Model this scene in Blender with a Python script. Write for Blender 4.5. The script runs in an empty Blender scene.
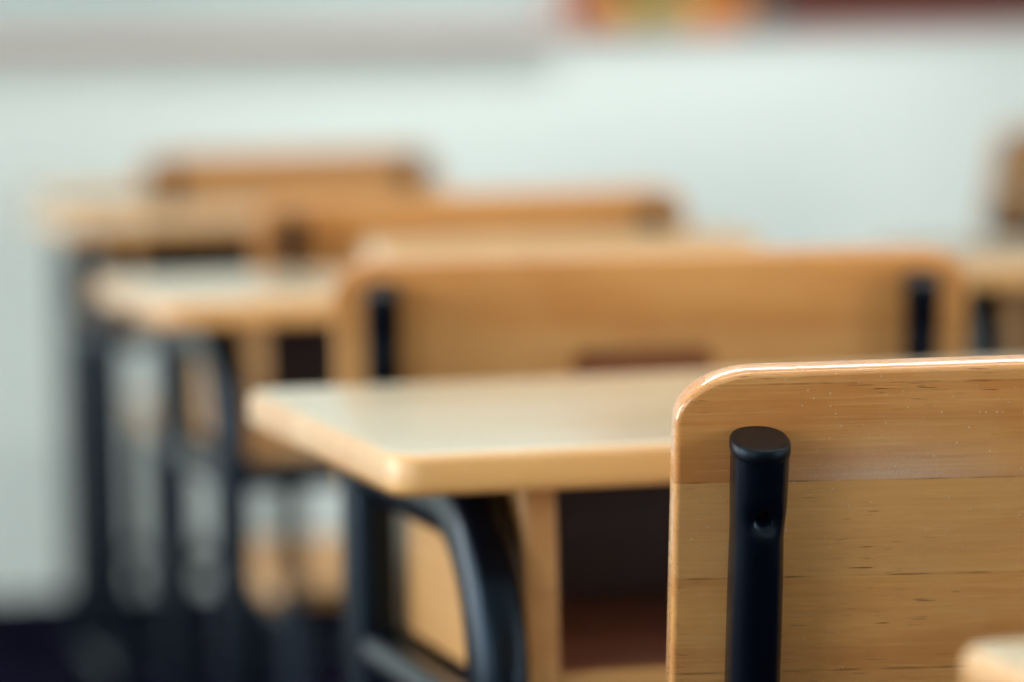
import bpy, bmesh, math, random
from mathutils import Vector, Matrix

random.seed(7)
S = bpy.context.scene
COL = S.collection
R = math.radians


def lin(r, g, b):
    f = lambda c: (c / 255 / 12.92) if c / 255 <= 0.04045 else ((c / 255 + 0.055) / 1.055) ** 2.4
    return (f(r), f(g), f(b), 1.0)


# ------------------------------------------------------------------ materials
class NT:
    def __init__(self, name):
        self.m = bpy.data.materials.new(name)
        self.m.use_nodes = True
        self.t = self.m.node_tree
        self.b = self.t.nodes['Principled BSDF']

    def n(self, kind, **kw):
        o = self.t.nodes.new(kind)
        for k, v in kw.items():
            setattr(o, k, v)
        return o

    def link(self, a, b):
        self.t.links.new(a, b)

    def setin(self, sock, v):
        if hasattr(v, 'is_linked') or isinstance(v, bpy.types.NodeSocket):
            self.link(v, sock)
        else:
            sock.default_value = v

    def math(self, op, a, b=0.0, c=None, clamp=False):
        o = self.n('ShaderNodeMath', operation=op, use_clamp=clamp)
        self.setin(o.inputs[0], a)
        self.setin(o.inputs[1], b)
        if c is not None:
            self.setin(o.inputs[2], c)
        return o.outputs[0]

    def ramp(self, v, lo, hi, a=0.0, b=1.0):
        o = self.n('ShaderNodeMapRange', interpolation_type='SMOOTHSTEP')
        self.setin(o.inputs['Value'], v)
        o.inputs['From Min'].default_value = lo
        o.inputs['From Max'].default_value = hi
        o.inputs['To Min'].default_value = a
        o.inputs['To Max'].default_value = b
        return o.outputs['Result']

    def mix(self, fac, a, b, mode='MIX'):
        o = self.n('ShaderNodeMix', data_type='RGBA', blend_type=mode)
        self.setin(o.inputs[0], fac)
        self.setin(o.inputs[6], a)
        self.setin(o.inputs[7], b)
        return o.outputs[2]

    def noise(self, vec, scale, detail=3.0, rough=0.55):
        o = self.n('ShaderNodeTexNoise')
        self.link(vec, o.inputs['Vector'])
        o.inputs['Scale'].default_value = scale
        o.inputs['Detail'].default_value = detail
        o.inputs['Roughness'].default_value = rough
        return o.outputs['Fac']

    def scaled(self, vec, sx, sy, sz):
        o = self.n('ShaderNodeMapping')
        self.link(vec, o.inputs['Vector'])
        o.inputs['Scale'].default_value = (sx, sy, sz)
        return o.outputs['Vector']


def wood(name, base, deep, pale, period=0.042, shift=0.0, tilt=0.0, rough=0.34, coat=0.35, coat_rough=0.12,
         specks=0.0, cup=0.0, plank_var=0.5, painted_gloss=None):
    """Varnished rubberwood glued up from planks: grain along local X, planks side by side along local Y."""
    w = NT(name)
    tc = w.n('ShaderNodeTexCoord')
    oi = w.n('ShaderNodeObjectInfo')
    mp = w.n('ShaderNodeMapping')
    w.link(tc.outputs['Object'], mp.inputs['Vector'])
    mp.inputs['Location'].default_value = (0, shift, 0)
    mp.inputs['Rotation'].default_value = (0, 0, tilt)
    sp = w.n('ShaderNodeSeparateXYZ')
    w.link(mp.outputs['Vector'], sp.inputs[0])
    row = w.math('DIVIDE', sp.outputs[1], period)
    idx = w.math('FLOOR', row)
    frac = w.math('SUBTRACT', row, idx)
    wn = w.n('ShaderNodeTexWhiteNoise', noise_dimensions='2D')
    cv = w.n('ShaderNodeCombineXYZ')
    w.link(idx, cv.inputs[0])
    w.link(oi.outputs['Random'], cv.inputs[1])
    w.link(cv.outputs[0], wn.inputs['Vector'])
    # every plank takes its grain from somewhere else
    off = w.n('ShaderNodeVectorMath', operation='MULTIPLY_ADD')
    w.link(wn.outputs['Color'], off.inputs[0])
    off.inputs[1].default_value = (7.0, 3.0, 5.0)
    w.link(mp.outputs['Vector'], off.inputs[2])
    v = off.outputs[0]
    broad = w.noise(w.scaled(v, 5, 32, 32), 1.0, 3.0)
    streak = w.noise(w.scaled(v, 9, 260, 260), 1.0, 4.0, 0.6)
    fine = w.noise(w.scaled(v, 22, 900, 900), 1.0, 2.0, 0.6)
    pores = w.noise(w.scaled(v, 75, 1250, 1250), 1.0, 2.0, 0.55)
    poremask = w.noise(w.scaled(v, 14, 70, 70), 1.0, 2.0)
    col = w.mix(w.ramp(broad, 0.3, 0.72), base, deep)
    col = w.mix(w.math('MULTIPLY', w.ramp(streak, 0.44, 0.72), 0.60), col, deep)
    col = w.mix(w.math('MULTIPLY', w.ramp(fine, 0.48, 0.75), 0.40), col, pale)
    col = w.mix(w.math('MULTIPLY', wn.outputs['Value'], plank_var), col, pale)
    pm = w.math('MULTIPLY', w.ramp(pores, 0.62, 0.72), w.ramp(poremask, 0.45, 0.62))
    darkwood = (deep[0] * 0.30, deep[1] * 0.22, deep[2] * 0.18, 1)
    col = w.mix(w.math('MULTIPLY', pm, 0.75), col, darkwood)
    # the glue joint, broken along its length
    near = w.math('ABSOLUTE', w.math('SUBTRACT', frac, 0.5))
    joint = w.ramp(near, 0.485, 0.499)
    brk = w.ramp(w.noise(w.scaled(mp.outputs['Vector'], 45, 6, 6), 1.0, 2.0), 0.42, 0.62, 0.10, 0.75)
    col = w.mix(w.math('MULTIPLY', joint, brk), col, darkwood)
    r_ = w.ramp(streak, 0.3, 0.8, rough - 0.05, rough + 0.08)
    if specks:
        vo = w.n('ShaderNodeTexVoronoi')
        w.link(tc.outputs['Object'], vo.inputs['Vector'])
        vo.inputs['Scale'].default_value = 430
        sel = w.n('ShaderNodeSeparateColor')
        w.link(vo.outputs['Color'], sel.inputs[0])
        dot = w.math('MULTIPLY', w.ramp(vo.outputs['Distance'], 0.10, 0.20, 1, 0), w.ramp(sel.outputs[0], 0.62, 0.85))
        patch = w.ramp(w.noise(tc.outputs['Object'], 14, 2), 0.40, 0.60)
        dot = w.math('MULTIPLY', dot, w.math('MULTIPLY', patch, specks))
        col = w.mix(dot, col, lin(225, 215, 200))
    # old hand marks in the varnish
    bl_ = w.ramp(w.noise(tc.outputs['Object'], 26, 2, 0.4), 0.52, 0.66)
    col = w.mix(w.math('MULTIPLY', bl_, 0.16), col, pale)
    if painted_gloss:  # soft gloss highlight mixed into the base colour, cut off at the joint
        cx, cy, rx, ry = painted_gloss
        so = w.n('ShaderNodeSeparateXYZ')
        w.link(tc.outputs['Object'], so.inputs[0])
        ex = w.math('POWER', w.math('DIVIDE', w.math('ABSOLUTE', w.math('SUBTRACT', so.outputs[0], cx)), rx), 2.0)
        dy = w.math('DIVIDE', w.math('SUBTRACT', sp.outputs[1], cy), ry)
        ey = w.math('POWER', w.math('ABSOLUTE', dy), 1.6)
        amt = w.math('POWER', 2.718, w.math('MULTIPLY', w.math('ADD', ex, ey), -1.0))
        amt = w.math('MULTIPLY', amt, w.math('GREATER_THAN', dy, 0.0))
        gloss_grain = w.ramp(w.noise(tc.outputs['Object'], 900, 2), 0.25, 0.75, 0.55, 1.0)
        amt = w.math('MULTIPLY', w.math('MULTIPLY', amt, gloss_grain), 0.55)
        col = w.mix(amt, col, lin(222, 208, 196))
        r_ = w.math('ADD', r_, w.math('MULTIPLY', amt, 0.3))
    w.link(col, w.b.inputs['Base Color'])
    w.link(r_, w.b.inputs['Roughness'])
    w.b.inputs['Coat Weight'].default_value = coat
    w.b.inputs['Coat Roughness'].default_value = coat_rough
    bump = w.n('ShaderNodeBump')
    bump.inputs['Strength'].default_value = 1.0
    bump.inputs['Distance'].default_value = 1.0
    h = w.math('MULTIPLY', pm, -0.00012)
    h = w.math('ADD', h, w.math('MULTIPLY', streak, 0.00010))
    if cup:
        # planks slightly cupped across their width
        f2 = w.math('POWER', w.math('SUBTRACT', 1.0, frac), 3.0)
        h = w.math('ADD', h, w.math('MULTIPLY', f2, cup))
    w.link(h, bump.inputs['Height'])
    w.link(bump.outputs[0], w.b.inputs['Normal'])
    return w.m


def plain(name, color, rough=0.5, spec=0.5, coat=0.0, coat_rough=0.1, metal=0.0, bump=0.0, bscale=200.0, var=0.0, vscale=3.0, color2=None, tint=None):
    w = NT(name)
    if tint:
        w.b.inputs['Specular Tint'].default_value = tint
    tc = w.n('ShaderNodeTexCoord')
    if var:
        nz = w.noise(tc.outputs['Object'], vscale, 4)
        w.link(w.mix(w.math('MULTIPLY', w.ramp(nz, 0.35, 0.7), var), color, color2), w.b.inputs['Base Color'])
    else:
        w.b.inputs['Base Color'].default_value = color
    w.b.inputs['Roughness'].default_value = rough
    w.b.inputs['Specular IOR Level'].default_value = spec
    w.b.inputs['Coat Weight'].default_value = coat
    w.b.inputs['Coat Roughness'].default_value = coat_rough
    w.b.inputs['Metallic'].default_value = metal
    if bump:
        bp = w.n('ShaderNodeBump')
        bp.inputs['Distance'].default_value = bump
        w.link(w.noise(tc.outputs['Object'], bscale, 2), bp.inputs['Height'])
        w.link(bp.outputs[0], w.b.inputs['Normal'])
    return w.m


def tiles(name, c1, c2, grout, size):
    w = NT(name)
    tc = w.n('ShaderNodeTexCoord')
    br = w.n('ShaderNodeTexBrick')
    br.offset = 0.0
    w.link(tc.outputs['Object'], br.inputs['Vector'])
    br.inputs['Scale'].default_value = 1.0
    br.inputs['Color1'].default_value = c1
    br.inputs['Color2'].default_value = c2
    br.inputs['Mortar'].default_value = grout
    br.inputs['Mortar Size'].default_value = 0.004
    br.inputs['Brick Width'].default_value = size
    br.inputs['Row Height'].default_value = size
    nz = w.noise(tc.outputs['Object'], 9, 4)
    w.link(w.mix(w.math('MULTIPLY', nz, 0.5), br.outputs['Color'], c2), w.b.inputs['Base Color'])
    w.b.inputs['Roughness'].default_value = 0.9
    w.b.inputs['Specular IOR Level'].default_value = 0.0
    return w.m


M = {}
BACK = dict(base=lin(226, 160, 90), deep=lin(198, 124, 60), pale=lin(233, 182, 118), shift=-0.1167, tilt=R(0.9), rough=0.30, coat=0.9, coat_rough=0.09)
M['back'] = wood('varnished_backrest_wood', specks=0.2, **BACK)
# nearest board: more pale specks, plus a painted gloss highlight along the second glue joint
M['back_gloss'] = wood('gloss_painted_backrest_wood', specks=0.9, painted_gloss=(-0.112, -0.084, 0.042, 0.013), **BACK)
M['top'] = wood('varnished_tabletop_wood', lin(232, 174, 104), lin(220, 150, 80), lin(238, 192, 126),
                period=0.052, rough=0.36, coat=1.0, coat_rough=0.26, plank_var=0.6)
M['topface'] = wood('reflection_pale_tabletop_face', lin(238, 222, 186), lin(230, 208, 164), lin(242, 228, 200),
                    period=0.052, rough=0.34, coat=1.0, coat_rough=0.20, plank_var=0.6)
M['box'] = wood('varnished_box_wood', lin(212, 158, 95), lin(188, 128, 68), lin(222, 176, 116), period=0.06, rough=0.42, coat=0.2)
M['boxin'] = wood('dark_plywood', lin(44, 18, 16), lin(30, 12, 12), lin(52, 24, 22), period=0.5, rough=0.6, coat=0.0)  # back of the book box, very dark brown all over
M['recess'] = plain('shade_brown_wood', lin(150, 92, 56), 0.6, var=0.5, vscale=30, color2=lin(130, 78, 46))  # deep brown puts the slot's shade into the plate's colour
M['boxfloor'] = wood('brown_plywood', lin(164, 122, 110), lin(138, 96, 84), lin(172, 130, 116), period=0.5, rough=0.5, coat=0.0)  # floor of the book box, lighter than its back
M['tan'] = plain('tan_cover', lin(205, 170, 124), 0.5, var=0.4, vscale=14, color2=lin(190, 150, 105))
M['paper'] = plain('page_edges', lin(225, 212, 190), 0.8)
M['black'] = plain('black_enamel_on_steel', lin(4, 7, 17), 0.27, spec=0.32, tint=(0.5, 0.75, 1, 1), bump=0.00004, bscale=900)
M['plug'] = plain('black_plastic', lin(7, 8, 12), 0.40, spec=0.25, tint=(0.5, 0.75, 1, 1), bump=0.00003, bscale=700)
M['screw'] = plain('dark_screw', lin(18, 18, 20), 0.35, metal=0.6)
M['wall'] = plain('mint_wall_paint', lin(217, 227, 222), 0.45, spec=0.5, var=0.25, vscale=1.2, color2=lin(209, 221, 212))
M['ceil'] = plain('white_ceiling_paint', lin(232, 234, 230), 0.8)
M['floor'] = tiles('dark_blue_floor_tile', lin(30, 27, 44), lin(18, 17, 32), lin(12, 11, 20), 0.30)
M['white'] = plain('whiteboard_enamel', lin(178, 192, 191), 0.5)
M['alu'] = plain('rosy_aluminium', lin(196, 172, 162), 0.55)
M['redwood'] = plain('red_brown_frame_wood', lin(158, 62, 40), 0.5, var=0.5, vscale=20, color2=lin(128, 48, 32))
M['chalk'] = plain('dark_brown_board', lin(52, 28, 22), 0.8, var=0.4, vscale=4, color2=lin(50, 32, 28))
M['trimwhite'] = plain('window_frame_paint', lin(225, 228, 226), 0.5)


# ------------------------------------------------------------------ helpers
def smooth(me, ang=35):
    for p in me.polygons:
        p.use_smooth = True
    me.set_sharp_from_angle(angle=R(ang))


def link(name, me, mat, parent=None, loc=(0, 0, 0), rot=(0, 0, 0)):
    o = bpy.data.objects.new(name, me)
    COL.objects.link(o)
    if mat is not None and not me.materials:
        me.materials.append(mat)
    o.location = loc
    o.rotation_euler = rot
    if parent:
        o.parent = parent
    return o


def tag(o, label=None, cat=None, group=None, kind=None):
    for k, v in (('label', label), ('category', cat), ('group', group), ('kind', kind)):
        if v:
            o[k] = v
    return o


def empty(name, label, cat, loc=(0, 0, 0), rz=0.0, group=None):
    o = bpy.data.objects.new(name, None)
    COL.objects.link(o)
    o.empty_display_size = 0.1
    o.location = loc
    o.rotation_euler = (0, 0, rz)
    return tag(o, label, cat, group)


def copy_tree(o, parent=None):
    c = o.copy()
    COL.objects.link(c)
    if parent:
        c.parent = parent
    for ch in list(o.children):
        copy_tree(ch, c)
    return c


def round_rect(w, h, rx, ry, n=14, cx=0.0, cy=0.0):
    pts = []
    for (sx, sy, a0) in ((1, 1, 0), (-1, 1, 90), (-1, -1, 180), (1, -1, 270)):
        for i in range(n + 1):
            a = R(a0 + 90 * i / n)
            pts.append((cx + sx * (w / 2 - rx) + rx * math.cos(a), cy + sy * (h / 2 - ry) + ry * math.sin(a)))
    return pts


def slab(outlines, thick, bev=0.004, res=4):
    """A board cut to the outline (further outlines are holes), edges rounded; lies in local XY, thickness along Z."""
    cu = bpy.data.curves.new('outline', 'CURVE')
    cu.dimensions = '2D'
    cu.fill_mode = 'BOTH'
    for pts in outlines:
        s = cu.splines.new('POLY')
        s.points.add(len(pts) - 1)
        for p, q in zip(s.points, pts):
            p.co = (q[0], q[1], 0, 1)
        s.use_cyclic_u = True
    cu.extrude = thick / 2 - bev
    cu.bevel_depth = bev
    cu.bevel_resolution = res
    cu.offset = -bev
    o = bpy.data.objects.new('outline', cu)
    COL.objects.link(o)
    me = bpy.data.meshes.new_from_object(o)
    bpy.data.objects.remove(o)
    bpy.data.curves.remove(cu)
    me.materials.clear()
    bm = bmesh.new()
    bm.from_mesh(me)
    bmesh.ops.remove_doubles(bm, verts=bm.verts, dist=1e-6)
    bmesh.ops.recalc_face_normals(bm, faces=bm.faces)
    bm.to_mesh(me)
    bm.free()
    smooth(me, 40)
    return me


def box(sx, sy, sz, bev=0.002, cx=0, cy=0, cz=0):
    bm = bmesh.new()
    bmesh.ops.create_cube(bm, size=1.0)
    for v in bm.verts:
        v.co = Vector((v.co.x * sx + cx, v.co.y * sy + cy, v.co.z * sz + cz))
    if bev:
        bmesh.ops.bevel(bm, geom=bm.edges[:], offset=bev, segments=3, affect='EDGES', profile=0.5)
    me = bpy.data.meshes.new('box')
    bm.to_mesh(me)
    bm.free()
    smooth(me, 40)
    return me


def fillet(pts, radii, n=12):
    """Polyline with its inner corners rounded."""
    out = [Vector(pts[0])]
    for i in range(1, len(pts) - 1):
        p, a, b = Vector(pts[i]), Vector(pts[i - 1]), Vector(pts[i + 1])
        u, v = (a - p).normalized(), (b - p).normalized()
        ang = u.angle(v)
        r = radii[i - 1]
        if r <= 0 or ang > R(179):
            out.append(p)
            continue
        d = r / math.tan(ang / 2)
        c = p + (u + v).normalized() * (r / math.sin(ang / 2))
        s, e = p + u * d - c, p + v * d - c
        tot = s.angle(e)
        ax = s.cross(e).normalized()
        for k in range(n + 1):
            out.append(c + Matrix.Rotation(tot * k / n, 3, ax) @ s)
    out.append(Vector(pts[-1]))
    return out


def resample(path, step):
    out = [path[0]]
    for a, b in zip(path, path[1:]):
        L = (b - a).length
        n = max(1, int(math.ceil(L / step)))
        for k in range(1, n + 1):
            out.append(a.lerp(b, k / n))
    return out


def oval(w, d, n=32, e=2.6):
    pts = []
    for i in range(n):
        a = 2 * math.pi * i / n
        c, s = math.cos(a), math.sin(a)
        pts.append((w / 2 * math.copysign(abs(c) ** (2 / e), c), d / 2 * math.copysign(abs(s) ** (2 / e), s)))
    return pts


def tube(path, w, d, side=Vector((1, 0, 0)), n=32, shape=None, e=2.6, caps=True):
    """Oval steel tube swept along the path; w is measured along 'side', d across it."""
    bm = bmesh.new()
    sec = oval(w, d, n, e)
    rings = []
    for i, p in enumerate(path):
        t = (path[min(i + 1, len(path) - 1)] - path[max(i - 1, 0)]).normalized()
        s = (side - t * side.dot(t)).normalized()
        q = t.cross(s).normalized()
        rings.append([bm.verts.new(shape(p, s, q, x, y) if shape else p + s * x + q * y) for x, y in sec])
    for a, b in zip(rings, rings[1:]):
        for k in range(n):
            bm.faces.new((a[k], a[(k + 1) % n], b[(k + 1) % n], b[k]))
    if caps:
        bm.faces.new(list(reversed(rings[0])))
        bm.faces.new(rings[-1])
    bmesh.ops.recalc_face_normals(bm, faces=bm.faces)
    me = bpy.data.meshes.new('tube')
    bm.to_mesh(me)
    bm.free()
    smooth(me, 40)
    return me


def plug(w, d, steps, n=32, e=2.6):
    """Tube plug: rings of (scale inset, height)."""
    bm = bmesh.new()
    rings = []
    for ins, z in steps:
        rings.append([bm.verts.new((x, y, z)) for x, y in oval(w - 2 * ins, d - 2 * ins, n, e)])
    for a, b in zip(rings, rings[1:]):
        for k in range(n):
            bm.faces.new((a[k], a[(k + 1) % n], b[(k + 1) % n], b[k]))
    bm.faces.new(list(reversed(rings[0])))
    bm.faces.new(rings[-1])
    bmesh.ops.recalc_face_normals(bm, faces=bm.faces)
    me = bpy.data.meshes.new('plug')
    bm.to_mesh(me)
    bm.free()
    smooth(me, 50)
    return me


# ------------------------------------------------------------------ the chair
CW, CT = 0.406, 0.753          # width of the backrest, height of its top edge
LEAN = R(14)
PX = 0.1712                   # posts left and right of the middle
TW, TD = 0.0231, 0.031        # oval tube
JOINT = Vector((0, 0, 0.41))
UP = Vector((0, -math.sin(LEAN), math.cos(LEAN)))       # up along the leaning posts
NRM = Vector((0, math.cos(LEAN), math.sin(LEAN)))       # towards the sitter
BT, BH = 0.014, 0.165


def make_chair(label, post_len=0.328, board='back'):
    root = empty('school_chair', label, 'chair')
    top = JOINT + UP * post_len
    hole = JOINT + UP * (post_len - 0.0255)
    for sx in (-1, 1):
        path = fillet([Vector((sx * PX, -0.055, 0.008)), Vector((sx * PX, 0, 0.41)), Vector((sx * PX, 0, 0)) + top], [0.25])
        dense = resample(path, 0.05)
        upper = [p for p in dense if p.z < 0.62]
        rest = resample([upper[-1], dense[-1]], 0.0016)
        full = upper + rest[1:]
        hp = Vector((sx * PX, 0, 0)) + hole

        def shape(p, s, q, x, y, hp=hp, sx=sx):
            al = (p - hp).dot(UP)
            # the tube is pinched where the fixing screw draws it in
            pin = math.exp(-((al + 0.006) / 0.020) ** 2)
            tt = min(1.0, max(0.0, (0.004 - al) / 0.016))
            tt = tt * tt * (3 - 2 * tt)
            x2 = x * (1 - 0.03 * pin - (0.085 if x > 0 else 0.02) * tt)
            v = p + s * x2 + q * y
            if (v - p).dot(NRM) < 0:
                rr = math.hypot(x2 * 1.0, al)
                dent = 0.0038 * math.exp(-(rr / 0.0052) ** 2) + 0.0065 * math.exp(-(rr / 0.0026) ** 4)
                dent += 0.0012 * math.exp(-((x2 - 0.006) / 0.006) ** 2 - ((al + 0.005) / 0.012) ** 2)
                v = v + NRM * dent
            return v
        po = link('back_post', tube(full, TW, TD, n=56, shape=shape, e=2.4), M['black'], root)
        cap = link('end_cap', plug(TW, TD, [(0.0012, -0.004), (-0.0003, -0.0006), (-0.0005, 0.0002), (-0.0004, 0.0036), (0.0001, 0.0044), (0.0010, 0.0048), (0.0024, 0.0047), (0.0050, 0.0048)], 64, 2.3),
                   M['plug'], po, Vector((sx * PX, 0, 0)) + top, (LEAN, 0, 0))
        link('screw', plug(0.0058, 0.0058, [(0.0004, -0.001), (0, 0.0), (0.0008, 0.0006)], 16, 2.0), M['screw'], po,
             hp - NRM * (TD / 2 - 0.0090), (R(90) + LEAN, 0, 0))
        link('foot_cap', plug(TW, TD, [(0.001, 0.0), (-0.0016, 0.0015), (-0.0016, 0.018), (-0.0004, 0.020)], 32), M['plug'], po,
             (sx * PX, -0.0555, 0.0), (R(0), 0, 0))
    # backrest board on the front of the posts
    c = JOINT + UP * ((CT - JOINT.z) / math.cos(LEAN) - BH / 2 + 0.002) + NRM * (TD / 2 + BT / 2 - 0.0004)
    outline = round_rect(CW, BH, 0.034, 0.021, 18)
    slot = round_rect(0.092, 0.022, 0.011, 0.0109, 10, -0.005, BH / 2 - 0.074)
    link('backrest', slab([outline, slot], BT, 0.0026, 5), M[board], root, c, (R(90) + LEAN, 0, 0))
    bd = root.children[-1]
    link('handle_recess', box(0.100, 0.030, 0.005, 0.001, -0.005, BH / 2 - 0.074, 0.0005), M['recess'], bd)
    # seat
    link('seat', slab([round_rect(0.385, 0.38, 0.035, 0.035, 10)], 0.018, 0.005), M['top'], root, (0, 0.205, 0.381))
    for sx in (-1, 1):
        x = sx * PX
        fl = tube(resample(fillet([Vector((x, 0.005, 0.357)), Vector((x, 0.365, 0.357)), Vector((x, 0.385, 0.008))], [0.06]), 0.04), TW, TD)
        f = link('front_leg', fl, M['black'], root)
        link('foot_cap', plug(TW, TD, [(0.001, 0.0), (-0.0016, 0.0015), (-0.0016, 0.018), (-0.0004, 0.020)], 32), M['plug'], f, (x, 0.385, 0))
        link('side_rail', tube([Vector((x, -0.027, 0.17)), Vector((x, 0.372, 0.17))], 0.018, 0.022), M['black'], root)
    for y, z in ((0.08, 0.357), (0.33, 0.357), (0.17, 0.17)):
        link('cross_rail', tube([Vector((-PX, y, z)), Vector((PX, y, z))], 0.018, 0.022, Vector((0, 1, 0))), M['black'], root)
    return root


# ------------------------------------------------------------------ the desk
DW, DD, DH, TT = 0.60, 0.40, 0.70, 0.021


def make_desk(label):
    root = empty('school_desk', label, 'desk')
    zt = DH - TT
    tm = slab([round_rect(DW, DD, 0.018, 0.018, 10)], TT, 0.0055, 5)
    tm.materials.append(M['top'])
    tm.materials.append(M['topface'])                # upper face, wall reflection painted in as a paler wood
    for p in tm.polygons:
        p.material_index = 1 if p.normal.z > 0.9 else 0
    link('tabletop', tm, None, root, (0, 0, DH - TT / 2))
    lx = DW / 2 - 0.060
    fy, ry = -DD / 2 + 0.042, DD / 2 - 0.055
    zb = zt - TD / 2
    low = 0.554
    for sx in (-1, 1):
        x = sx * lx
        fl = resample(fillet([Vector((x, ry, zb)), Vector((x, fy, zb)), Vector((x, fy, 0.008))], [0.085], 18), 0.04)
        f = link('front_leg', tube(fl, 0.029, 0.040, n=40), M['black'], root)
        link('foot_cap', plug(0.029, 0.040, [(0.001, 0.0), (-0.0016, 0.0015), (-0.0016, 0.02), (-0.0004, 0.022)], 32), M['plug'], f, (x, fy, 0))
        r = link('rear_leg', tube([Vector((x, ry, zt - 0.001)), Vector((x, ry, 0.008))], 0.029, 0.040, n=40), M['black'], root)
        link('foot_cap', plug(0.029, 0.040, [(0.001, 0.0), (-0.0016, 0.0015), (-0.0016, 0.02), (-0.0004, 0.022)], 32), M['plug'], r, (x, ry, 0))
        link('side_rail', tube([Vector((x, fy, low)), Vector((x, ry, low))], 0.020, 0.024), M['black'], root)
        link('foot_rail', tube([Vector((x, fy, 0.13)), Vector((x, ry, 0.13))], 0.020, 0.024), M['black'], root)
        # side of the book box, its board standing on edge inside the leg frame
        link('side_panel', box(0.310, zt - 0.565, 0.018, 0.002), M['box'], root, (sx * (lx - 0.0275), 0.0150, (zt + 0.565) / 2), (R(90), 0, R(90)))
    for y in (fy + 0.01, ry - 0.01):
        link('cross_rail', tube([Vector((-lx, y, low)), Vector((lx, y, low))], 0.020, 0.024, Vector((0, 1, 0))), M['black'], root)
    link('foot_crossbar', tube([Vector((-lx, 0.03, 0.13)), Vector((lx, 0.03, 0.13))], 0.020, 0.024, Vector((0, 1, 0))), M['black'], root)
    wi = 2 * (lx - 0.0275) - 0.018
    link('bottom_board', box(wi, 0.275, 0.012, 0.001), M['boxfloor'], root, (0, 0.0075, 0.573))
    link('front_lip', box(wi, 0.010, 0.014, 0.0015), M['box'], root, (0, -0.135, 0.5735))
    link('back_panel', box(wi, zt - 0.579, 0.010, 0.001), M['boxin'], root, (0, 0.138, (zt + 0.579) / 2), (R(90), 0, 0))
    return root


# ------------------------------------------------------------------ placing
def put(o, x, y, deg, label=None, group=None):
    o.location = (x, y, 0)
    o.rotation_euler = (0, 0, R(deg))
    if label:
        o['label'] = label
    if group:
        o['group'] = group
    return o


CG = 'wooden school chairs with black steel posts'
DG = 'wooden school desks with black steel legs'
CHAIRS = [   # x and y of the seat's back edge, turn, label
    (0.6400, 1.556, -6.5, 'sharp light wooden chair back with dented black post, nearest of all the chairs'),
    (0.680, 2.457, -12.0, 'wide wooden chair back with both black posts, directly behind the clearest pale desk'),
    (0.818, 3.600, -4.0, 'blurred wooden chair standing third in the row, behind the second chair back'),
    (0.962, 5.345, -3.0, 'hazy wooden chair farthest down the row, closest to the pale wall'),
    (2.165, 5.450, 24.0, 'dark blurred chair turned aside near the pale wall at the right edge of the photo'),
]
DESKS = [    # middle of the tabletop
    (0.672, 2.010, 0.5, 'pale wooden desk with rounded corner and dark open book box, right behind the sharpest chair'),
    (0.745, 3.240, 0.0, 'blurred pale wooden desk second in the row, with the tan book lying on it'),
    (0.868, 4.870, 1.0, 'blurred wooden desk third in the row, in front of the farthest chair'),
    (0.985, 5.930, 0.0, 'hazy wooden desk farthest down the row, only its left corner showing beside the farthest chair'),
    (1.464, 3.300, -13.0, 'desk at the right edge of the photo, black leg beside the second chair back'),
    (2.230, 4.900, 0.0, 'hazy desk before the dark blurred chair at the right edge of the photo'),
    (0.719, 0.964, 0.0, 'rounded blurred desk corner in the lower right, closer than the sharpest chair'),
]
nearest = make_chair(CHAIRS[0][3], board='back_gloss')
chair = make_chair(CHAIRS[1][3], 0.338)       # posts reach a little higher behind the board
for i, (x, y, a, lb) in enumerate(CHAIRS):
    put(nearest if i == 0 else chair if i == 1 else copy_tree(chair), x, y, a, lb, CG)
desk = make_desk(DESKS[0][3])
for i, (x, y, a, lb) in enumerate(DESKS):
    put(desk if i == 0 else copy_tree(desk), x, y, a, lb, DG)

# the tan book on the second desk
bk = empty('book', 'flat tan book lying on the second desk, showing above a chair back', 'book', (0.845, 3.34, DH), R(-5))
link('cover', box(0.33, 0.17, 0.003, 0.001), M['tan'], bk, (0, 0, 0.0235))
link('cover', box(0.33, 0.17, 0.003, 0.001), M['tan'], bk, (0, 0, 0.0016))
link('spine', box(0.33, 0.003, 0.0245, 0.001), M['tan'], bk, (0, -0.0845, 0.0125))
link('pages', box(0.322, 0.16, 0.0195, 0.001), M['paper'], bk, (0, 0.002, 0.0125))

# ------------------------------------------------------------------ the room
X0, X1, Y0, Y1, H = -2.6, 5.4, -2.4, 6.50, 3.0


def wall_mesh(name, parts, mat):
    bm = bmesh.new()
    for (x0, x1, y0, y1, z0, z1) in parts:
        g = bmesh.ops.create_cube(bm, size=1.0)
        for v in g['verts']:
            v.co = Vector(((x0 + x1) / 2 + v.co.x * (x1 - x0), (y0 + y1) / 2 + v.co.y * (y1 - y0), (z0 + z1) / 2 + v.co.z * (z1 - z0)))
    me = bpy.data.meshes.new(name)
    bm.to_mesh(me)
    bm.free()
    o = link(name, me, mat)
    o['kind'] = 'structure'
    return o


T = 0.15
wall_mesh('floor', [(X0 - T, X1 + T, Y0 - T, Y1 + T, -0.1, 0)], M['floor'])
wall_mesh('ceiling', [(X0 - T, X1 + T, Y0 - T, Y1 + T, H, H + 0.1)], M['ceil'])
wall_mesh('wall_front', [(X0 - T, X1 + T, Y1, Y1 + T, 0, H)], M['wall'])


def pierced(name, axis, a0, a1, t0, t1, holes, z0, z1):
    """A wall along one axis with openings (holes: from, to) between z0 and z1."""
    segs, cur = [], a0
    mk = (lambda p, q, za, zb: (t0, t1, p, q, za, zb)) if axis == 'y' else (lambda p, q, za, zb: (p, q, t0, t1, za, zb))
    for h0, h1 in holes:
        segs.append(mk(cur, h0, 0, H))
        if z0 > 0:
            segs.append(mk(h0, h1, 0, z0))
        segs.append(mk(h0, h1, z1, H))
        cur = h1
    segs.append(mk(cur, a1, 0, H))
    return wall_mesh(name, segs, M['wall'])


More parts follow.
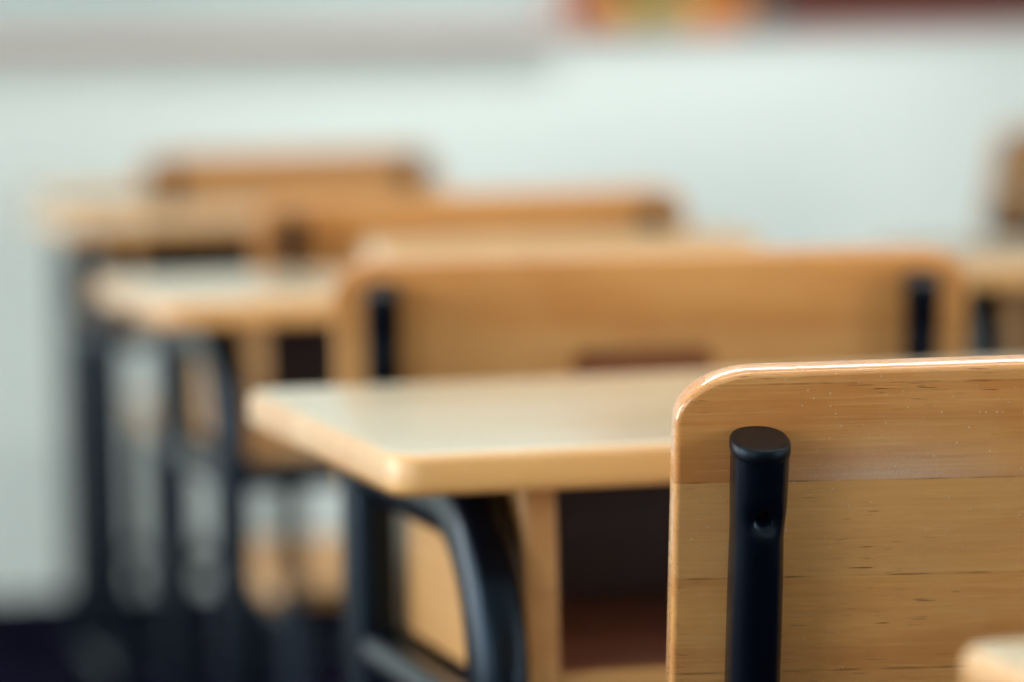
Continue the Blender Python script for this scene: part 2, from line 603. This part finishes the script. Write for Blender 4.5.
LW = [(-1.8, 0.0), (1.2, 3.0), (3.8, 5.6)]
pierced('wall_left', 'y', Y0, Y1, X0 - T, X0, LW, 0.3, 2.3)
pierced('wall_right', 'y', Y0, Y1, X1, X1 + T, LW, 0.3, 2.3)
BD = (3.4, 4.8)  # unseen opening, added to let the back light in
pierced('wall_back', 'x', X0, X1, Y0 - T, Y0, [BD], 0.0, 2.1)

n = 0
for (wx, sgn) in ((X0 - T / 2, 1), (X1 + T / 2, -1)):
    for (a, b) in LW:
        n += 1
        bm = bmesh.new()
        def bar(y0, y1, z0, z1):
            g = bmesh.ops.create_cube(bm, size=1.0)
            for v in g['verts']:
                v.co = Vector((wx + v.co.x * 0.06, (y0 + y1) / 2 + v.co.y * (y1 - y0), (z0 + z1) / 2 + v.co.z * (z1 - z0)))
        bar(a, b, 0.3, 0.35); bar(a, b, 2.25, 2.3)
        for k in range(4):
            yy = a + (b - a - 0.05) * k / 3
            bar(yy, yy + 0.05, 0.35, 2.25)
        me = bpy.data.meshes.new('window')
        bm.to_mesh(me)
        bm.free()
        link('window_%d' % n, me, M['trimwhite'])['kind'] = 'structure'

# whiteboard and bulletin board on the front wall: only their lower edges come into the picture
wb = empty('whiteboard', 'white board on the front wall, only its lower edge showing', 'whiteboard', (0.55, Y1, 0.93))
link('writing_surface', box(2.16, 0.012, 1.2, 0.002), M['white'], wb, (0, -0.008, 0.60))
for sx in (-1, 1):
    link('frame_side', box(0.03, 0.024, 1.22, 0.004), M['alu'], wb, (sx * 1.092, -0.013, 0.60))
link('frame_top', box(2.20, 0.024, 0.03, 0.004), M['alu'], wb, (0, -0.013, 1.21))
link('pen_tray', box(2.20, 0.075, 0.028, 0.005), M['alu'], wb, (0, -0.0385, -0.006))

bb = empty('bulletin_board', 'dark brown board with red-brown wooden frame high on the wall', 'board', (2.655, Y1, 0.917))
link('board_panel', box(1.92, 0.014, 1.18, 0.002), M['chalk'], bb, (0, -0.009, 0.61))
for sx in (-1, 1):
    link('frame_side', box(0.035, 0.030, 1.24, 0.004), M['redwood'], bb, (sx * 0.9625, -0.016, 0.62))
link('frame_top', box(1.89, 0.030, 0.035, 0.004), M['redwood'], bb, (0, -0.016, 1.2225))
link('frame_bottom', box(1.89, 0.030, 0.024, 0.004), M['redwood'], bb, (0, -0.016, 0.012))


def flower(name, r, col, cen, petals=6):
    root_pts = []
    k = petals * 8
    for i in range(k):
        a = 2 * math.pi * i / k
        rr = r * (0.78 + 0.22 * abs(math.cos(petals * a / 2)))
        root_pts.append((rr * math.cos(a), rr * math.sin(a)))
    me = slab([root_pts], 0.0016, 0.0004, 1)
    me.materials.append(plain(name + '_paper', col, 0.8))
    return me


FL = [('rust red', (190, 105, 62), 1.708, 0.953), ('amber', (216, 160, 60), 1.760, 0.960), ('olive green', (140, 145, 75), 1.812, 0.950),
      ('pale yellow', (205, 170, 95), 1.862, 0.962), ('orange', (228, 135, 35), 1.915, 0.951), ('deep orange', (220, 120, 35), 1.962, 0.960),
      ('teal', (40, 80, 85), 2.012, 0.951)]
for i, (nm, c, x, z) in enumerate(FL):
    f = empty('paper_flower', '%s paper flower pinned along the lower edge of the brown board' % nm, 'paper flower', (x, Y1 - 0.0335, z), 0, 'paper flowers on the brown board')
    link('petals', flower('petal_%d' % i, 0.036, lin(*c), None), None, f, (0, 0, 0), (R(90), 0, 0))
    link('centre', slab([round_rect(0.024, 0.024, 0.012, 0.0119, 8)], 0.002, 0.0005, 1), M['tan'], f, (0, -0.0016, 0), (R(90), 0, 0))

# ------------------------------------------------------------------ light
wd = bpy.data.worlds.new('sky')
S.world = wd
wd.use_nodes = True
bg = wd.node_tree.nodes['Background']
bg.inputs['Color'].default_value = (0.72, 0.86, 1.0, 1)
bg.inputs['Strength'].default_value = 0.3


def daylight(name, loc, rot, sx, sy, watts, col):  # area light, used for the windows and for the added fill lights
    L = bpy.data.lights.new(name, 'AREA')
    L.shape = 'RECTANGLE'
    L.size, L.size_y = sx, sy
    L.energy = watts
    L.color = col
    o = bpy.data.objects.new(name, L)
    COL.objects.link(o)
    o.location = loc
    o.rotation_euler = rot
    return o


SKY = (0.95, 0.985, 1.0)
for (a, b), wl, wr in zip(LW, (60, 104, 94), (40, 34, 24)):
    daylight('window_daylight', (X0 - T, (a + b) / 2, 1.3), (0, R(-90), 0), 2.0, b - a, wl, SKY)
    daylight('window_daylight', (X1 + T, (a + b) / 2, 1.3), (0, R(90), 0), 2.0, b - a, wr, SKY)
daylight('back_fill_light', ((BD[0] + BD[1]) / 2, Y0 - T, 1.05), (R(90), 0, 0), BD[1] - BD[0], 2.1, 105, (1, 0.985, 0.96))  # added unseen light, brightens the boards that face the camera
# unseen spot, added to brighten the middle of the wall below the boards
bl = bpy.data.lights.new('wall_glow_spot', 'SPOT')
bl.energy = 125
bl.spot_size = R(36)
bl.spot_blend = 1.0
bl.shadow_soft_size = 0.12
bl.color = (0.94, 0.97, 1.0)
blo = bpy.data.objects.new('wall_glow_spot', bl)
COL.objects.link(blo)
blo.location = (1.70, 4.5, 2.85)
blo.rotation_euler = (Vector((1.72, 6.5, 0.70)) - Vector((1.70, 4.5, 2.85))).to_track_quat('-Z', 'Y').to_euler()
for y in (1.2, 4.3):
    daylight('ceiling_fill_light', (1.35, y, H - 0.06), (0, 0, 0), 3.0, 0.16, 32, (1, 0.97, 0.92))  # unseen strips, added for fill and the backrest's edge highlight

# ------------------------------------------------------------------ camera
F = 3900.0
psi, pit, rol = R(13.5), math.atan(289 / F), R(1.3)
fwd = Vector((math.sin(psi) * math.cos(pit), math.cos(psi) * math.cos(pit), -math.sin(pit)))
rt = Vector((math.cos(psi), -math.sin(psi), 0))
up = rt.cross(fwd)
up2 = up * math.cos(rol) + rt * math.sin(rol)
rt2 = rt * math.cos(rol) - up * math.sin(rol)
cam = bpy.data.cameras.new('camera')
co = bpy.data.objects.new('camera', cam)
COL.objects.link(co)
m = Matrix((rt2, up2, -fwd)).transposed().to_4x4()
m.translation = Vector((0, 0, 0.89))
co.matrix_world = m
cam.sensor_width = 36.0
cam.lens = F / 1024 * 36
cam.clip_start = 0.05
cam.dof.use_dof = True
cam.dof.focus_distance = 1.585
cam.dof.aperture_fstop = (cam.lens / 1000) / 0.033
S.camera = co

S.view_settings.view_transform = 'Standard'
S.view_settings.look = 'None'
S.view_settings.gamma = 1.0
S.view_settings.use_curve_mapping = False
S.view_settings.exposure = 0.0
